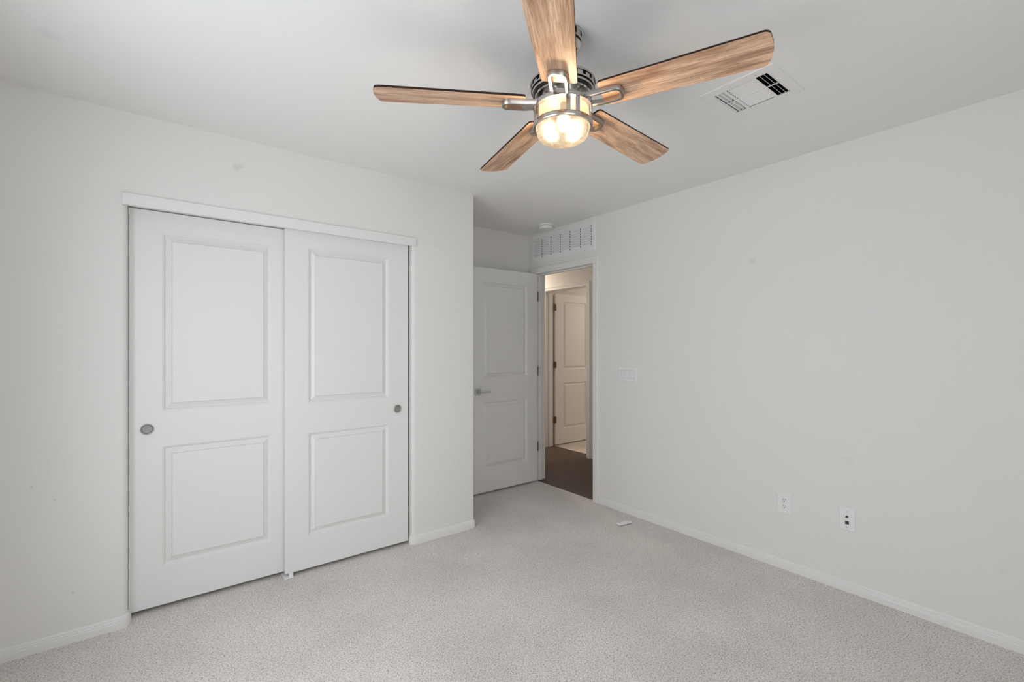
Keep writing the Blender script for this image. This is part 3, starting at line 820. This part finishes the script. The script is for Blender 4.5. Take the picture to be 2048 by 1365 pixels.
for k in range(3):
    a = math.radians(232.28 + 180 - 62 + k * 120)
    bx0, by0 = 0.042 * math.cos(a), 0.042 * math.sin(a)
    bm = bmesh.new(); lathe(bm, [(0, Z(2.088)), (0.010, Z(2.090)), (0.0165, Z(2.098)), (0.018, Z(2.107)), (0.015, Z(2.120)), (0.010, Z(2.132)), (0, Z(2.134))], 24, bx0, by0)
    b_ = obj('bulb', bm, M_bulb, fan, smooth=True)
    bm = bmesh.new(); lathe(bm, [(0, Z(2.131)), (0.0105, Z(2.131)), (0.013, Z(2.140)), (0.013, Z(2.1735)), (0, Z(2.1735))], 20, bx0, by0); obj('socket', bm, M_pan, b_, smooth=True)
# blades: local x along the blade
BZ = 2.1925; RR, RT = 0.142, 0.659; W0, W1_ = 0.060, 0.0705
def blade_outline():
    pts = []
    def corner(cx, cy_, r, a0, a1, n=6):
        pts.extend(arc(cx, cy_, r, a0, a1, n))
    # widths at x: linear
    hw = lambda x: W0 + (W1_ - W0) * (x - RR) / (RT - RR)
    r0 = 0.012
    corner(RR + r0, -hw(RR) + r0, r0, 180, 270, 4)
    ra = 0.020
    corner(RT - 0.010 - ra, -hw(RT) + ra, ra, 270, 350, 6)
    # slightly bowed end
    for i in range(1, 8):
        y = -hw(RT) + ra + (2 * hw(RT) - 2 * ra) * i / 8
        pts.append((RT - 0.010 + 0.0085 * (1 - (y / (hw(RT) - ra)) ** 2) - 0.0004, y))
    corner(RT - 0.010 - ra, hw(RT) - ra, ra, 10, 90, 6)
    corner(RR + r0, hw(RR) - r0, r0, 90, 180, 4)
    return pts
def blade_mesh():
    bm = bmesh.new(); P = blade_outline(); t = 0.0075; n_ = len(P)
    a = [bm.verts.new((x, y, 0)) for x, y in P]; b = [bm.verts.new((x, y, t)) for x, y in P]
    bm.faces.new(a[::-1]).material_index = 0
    bm.faces.new(b).material_index = 1
    for i in range(n_): bm.faces.new((a[i], a[(i + 1) % n_], b[(i + 1) % n_], b[i])).material_index = 1
    return bm
def iron_mesh():
    """U shaped arm: two bars leave the hub, bend under the blade and meet in a rounded loop"""
    bm = bmesh.new()
    ow = 0.0265
    path = [(0.072, -ow + 0.003, 0.004), (0.105, -ow + 0.001, -0.006), (0.135, -ow, -0.009)]
    for i in range(0, 9):
        a = math.radians(-90 + 180 * i / 8)
        c, s_ = math.cos(a), math.sin(a)
        path.append((0.190 + 0.024 * abs(c) ** 0.8, ow * math.copysign(abs(s_) ** 0.75, s_), -0.009))
    path += [(0.135, ow, -0.009), (0.105, ow - 0.001, -0.006), (0.072, ow - 0.003, 0.004)]
    hw, ht = 0.0060, 0.0092
    sweep(bm, path, [(-hw, -ht + 0.003), (-hw + 0.002, -ht), (hw - 0.003, -ht), (hw, -ht + 0.002), (hw, ht), (-hw, ht)])
    return bm
b0 = None
TW = [(-0.3, -0.7, 0.0), (-0.2, -0.95, 0.0), (0.0, -0.5, -0.3), (0.0, -0.3, 0.0), (0.4, 0.35, 1.0)]
for k in range(5):
    dpitch, dd, dyaw = TW[k]
    rot = (math.radians(-10.1 + dpitch), math.radians(-dd), math.radians(5.44 + 72 * k + dyaw))
    if k == 0:
        b0 = obj('blade', blade_mesh(), [M_wood, M_edge], fan, bevel=0.0008)
        i0 = obj('blade_arm', iron_mesh(), M_arm, fan, smooth=True, bevel=0.0)
        i0['label'] = 'looped nickel arm holding the blade'
        s0 = obj('arm_bracket', mkbox(0.070, 0.092, -0.026, 0.026, -0.004, 0.012), M_nickel, i0, bevel=0.003)
        b, i_, s_ = b0, i0, s0
    else:
        b = b0.copy(); i_ = i0.copy(); s_ = s0.copy()
        for q_ in (b, i_, s_): C.objects.link(q_)
        b.parent = fan; i_.parent = fan; s_.parent = i_
    b.location = (0, 0, Z(BZ)); b.rotation_euler = rot
    i_.location = (0, 0, Z(BZ)); i_.rotation_euler = (rot[0], rot[1] * 0.5, rot[2])
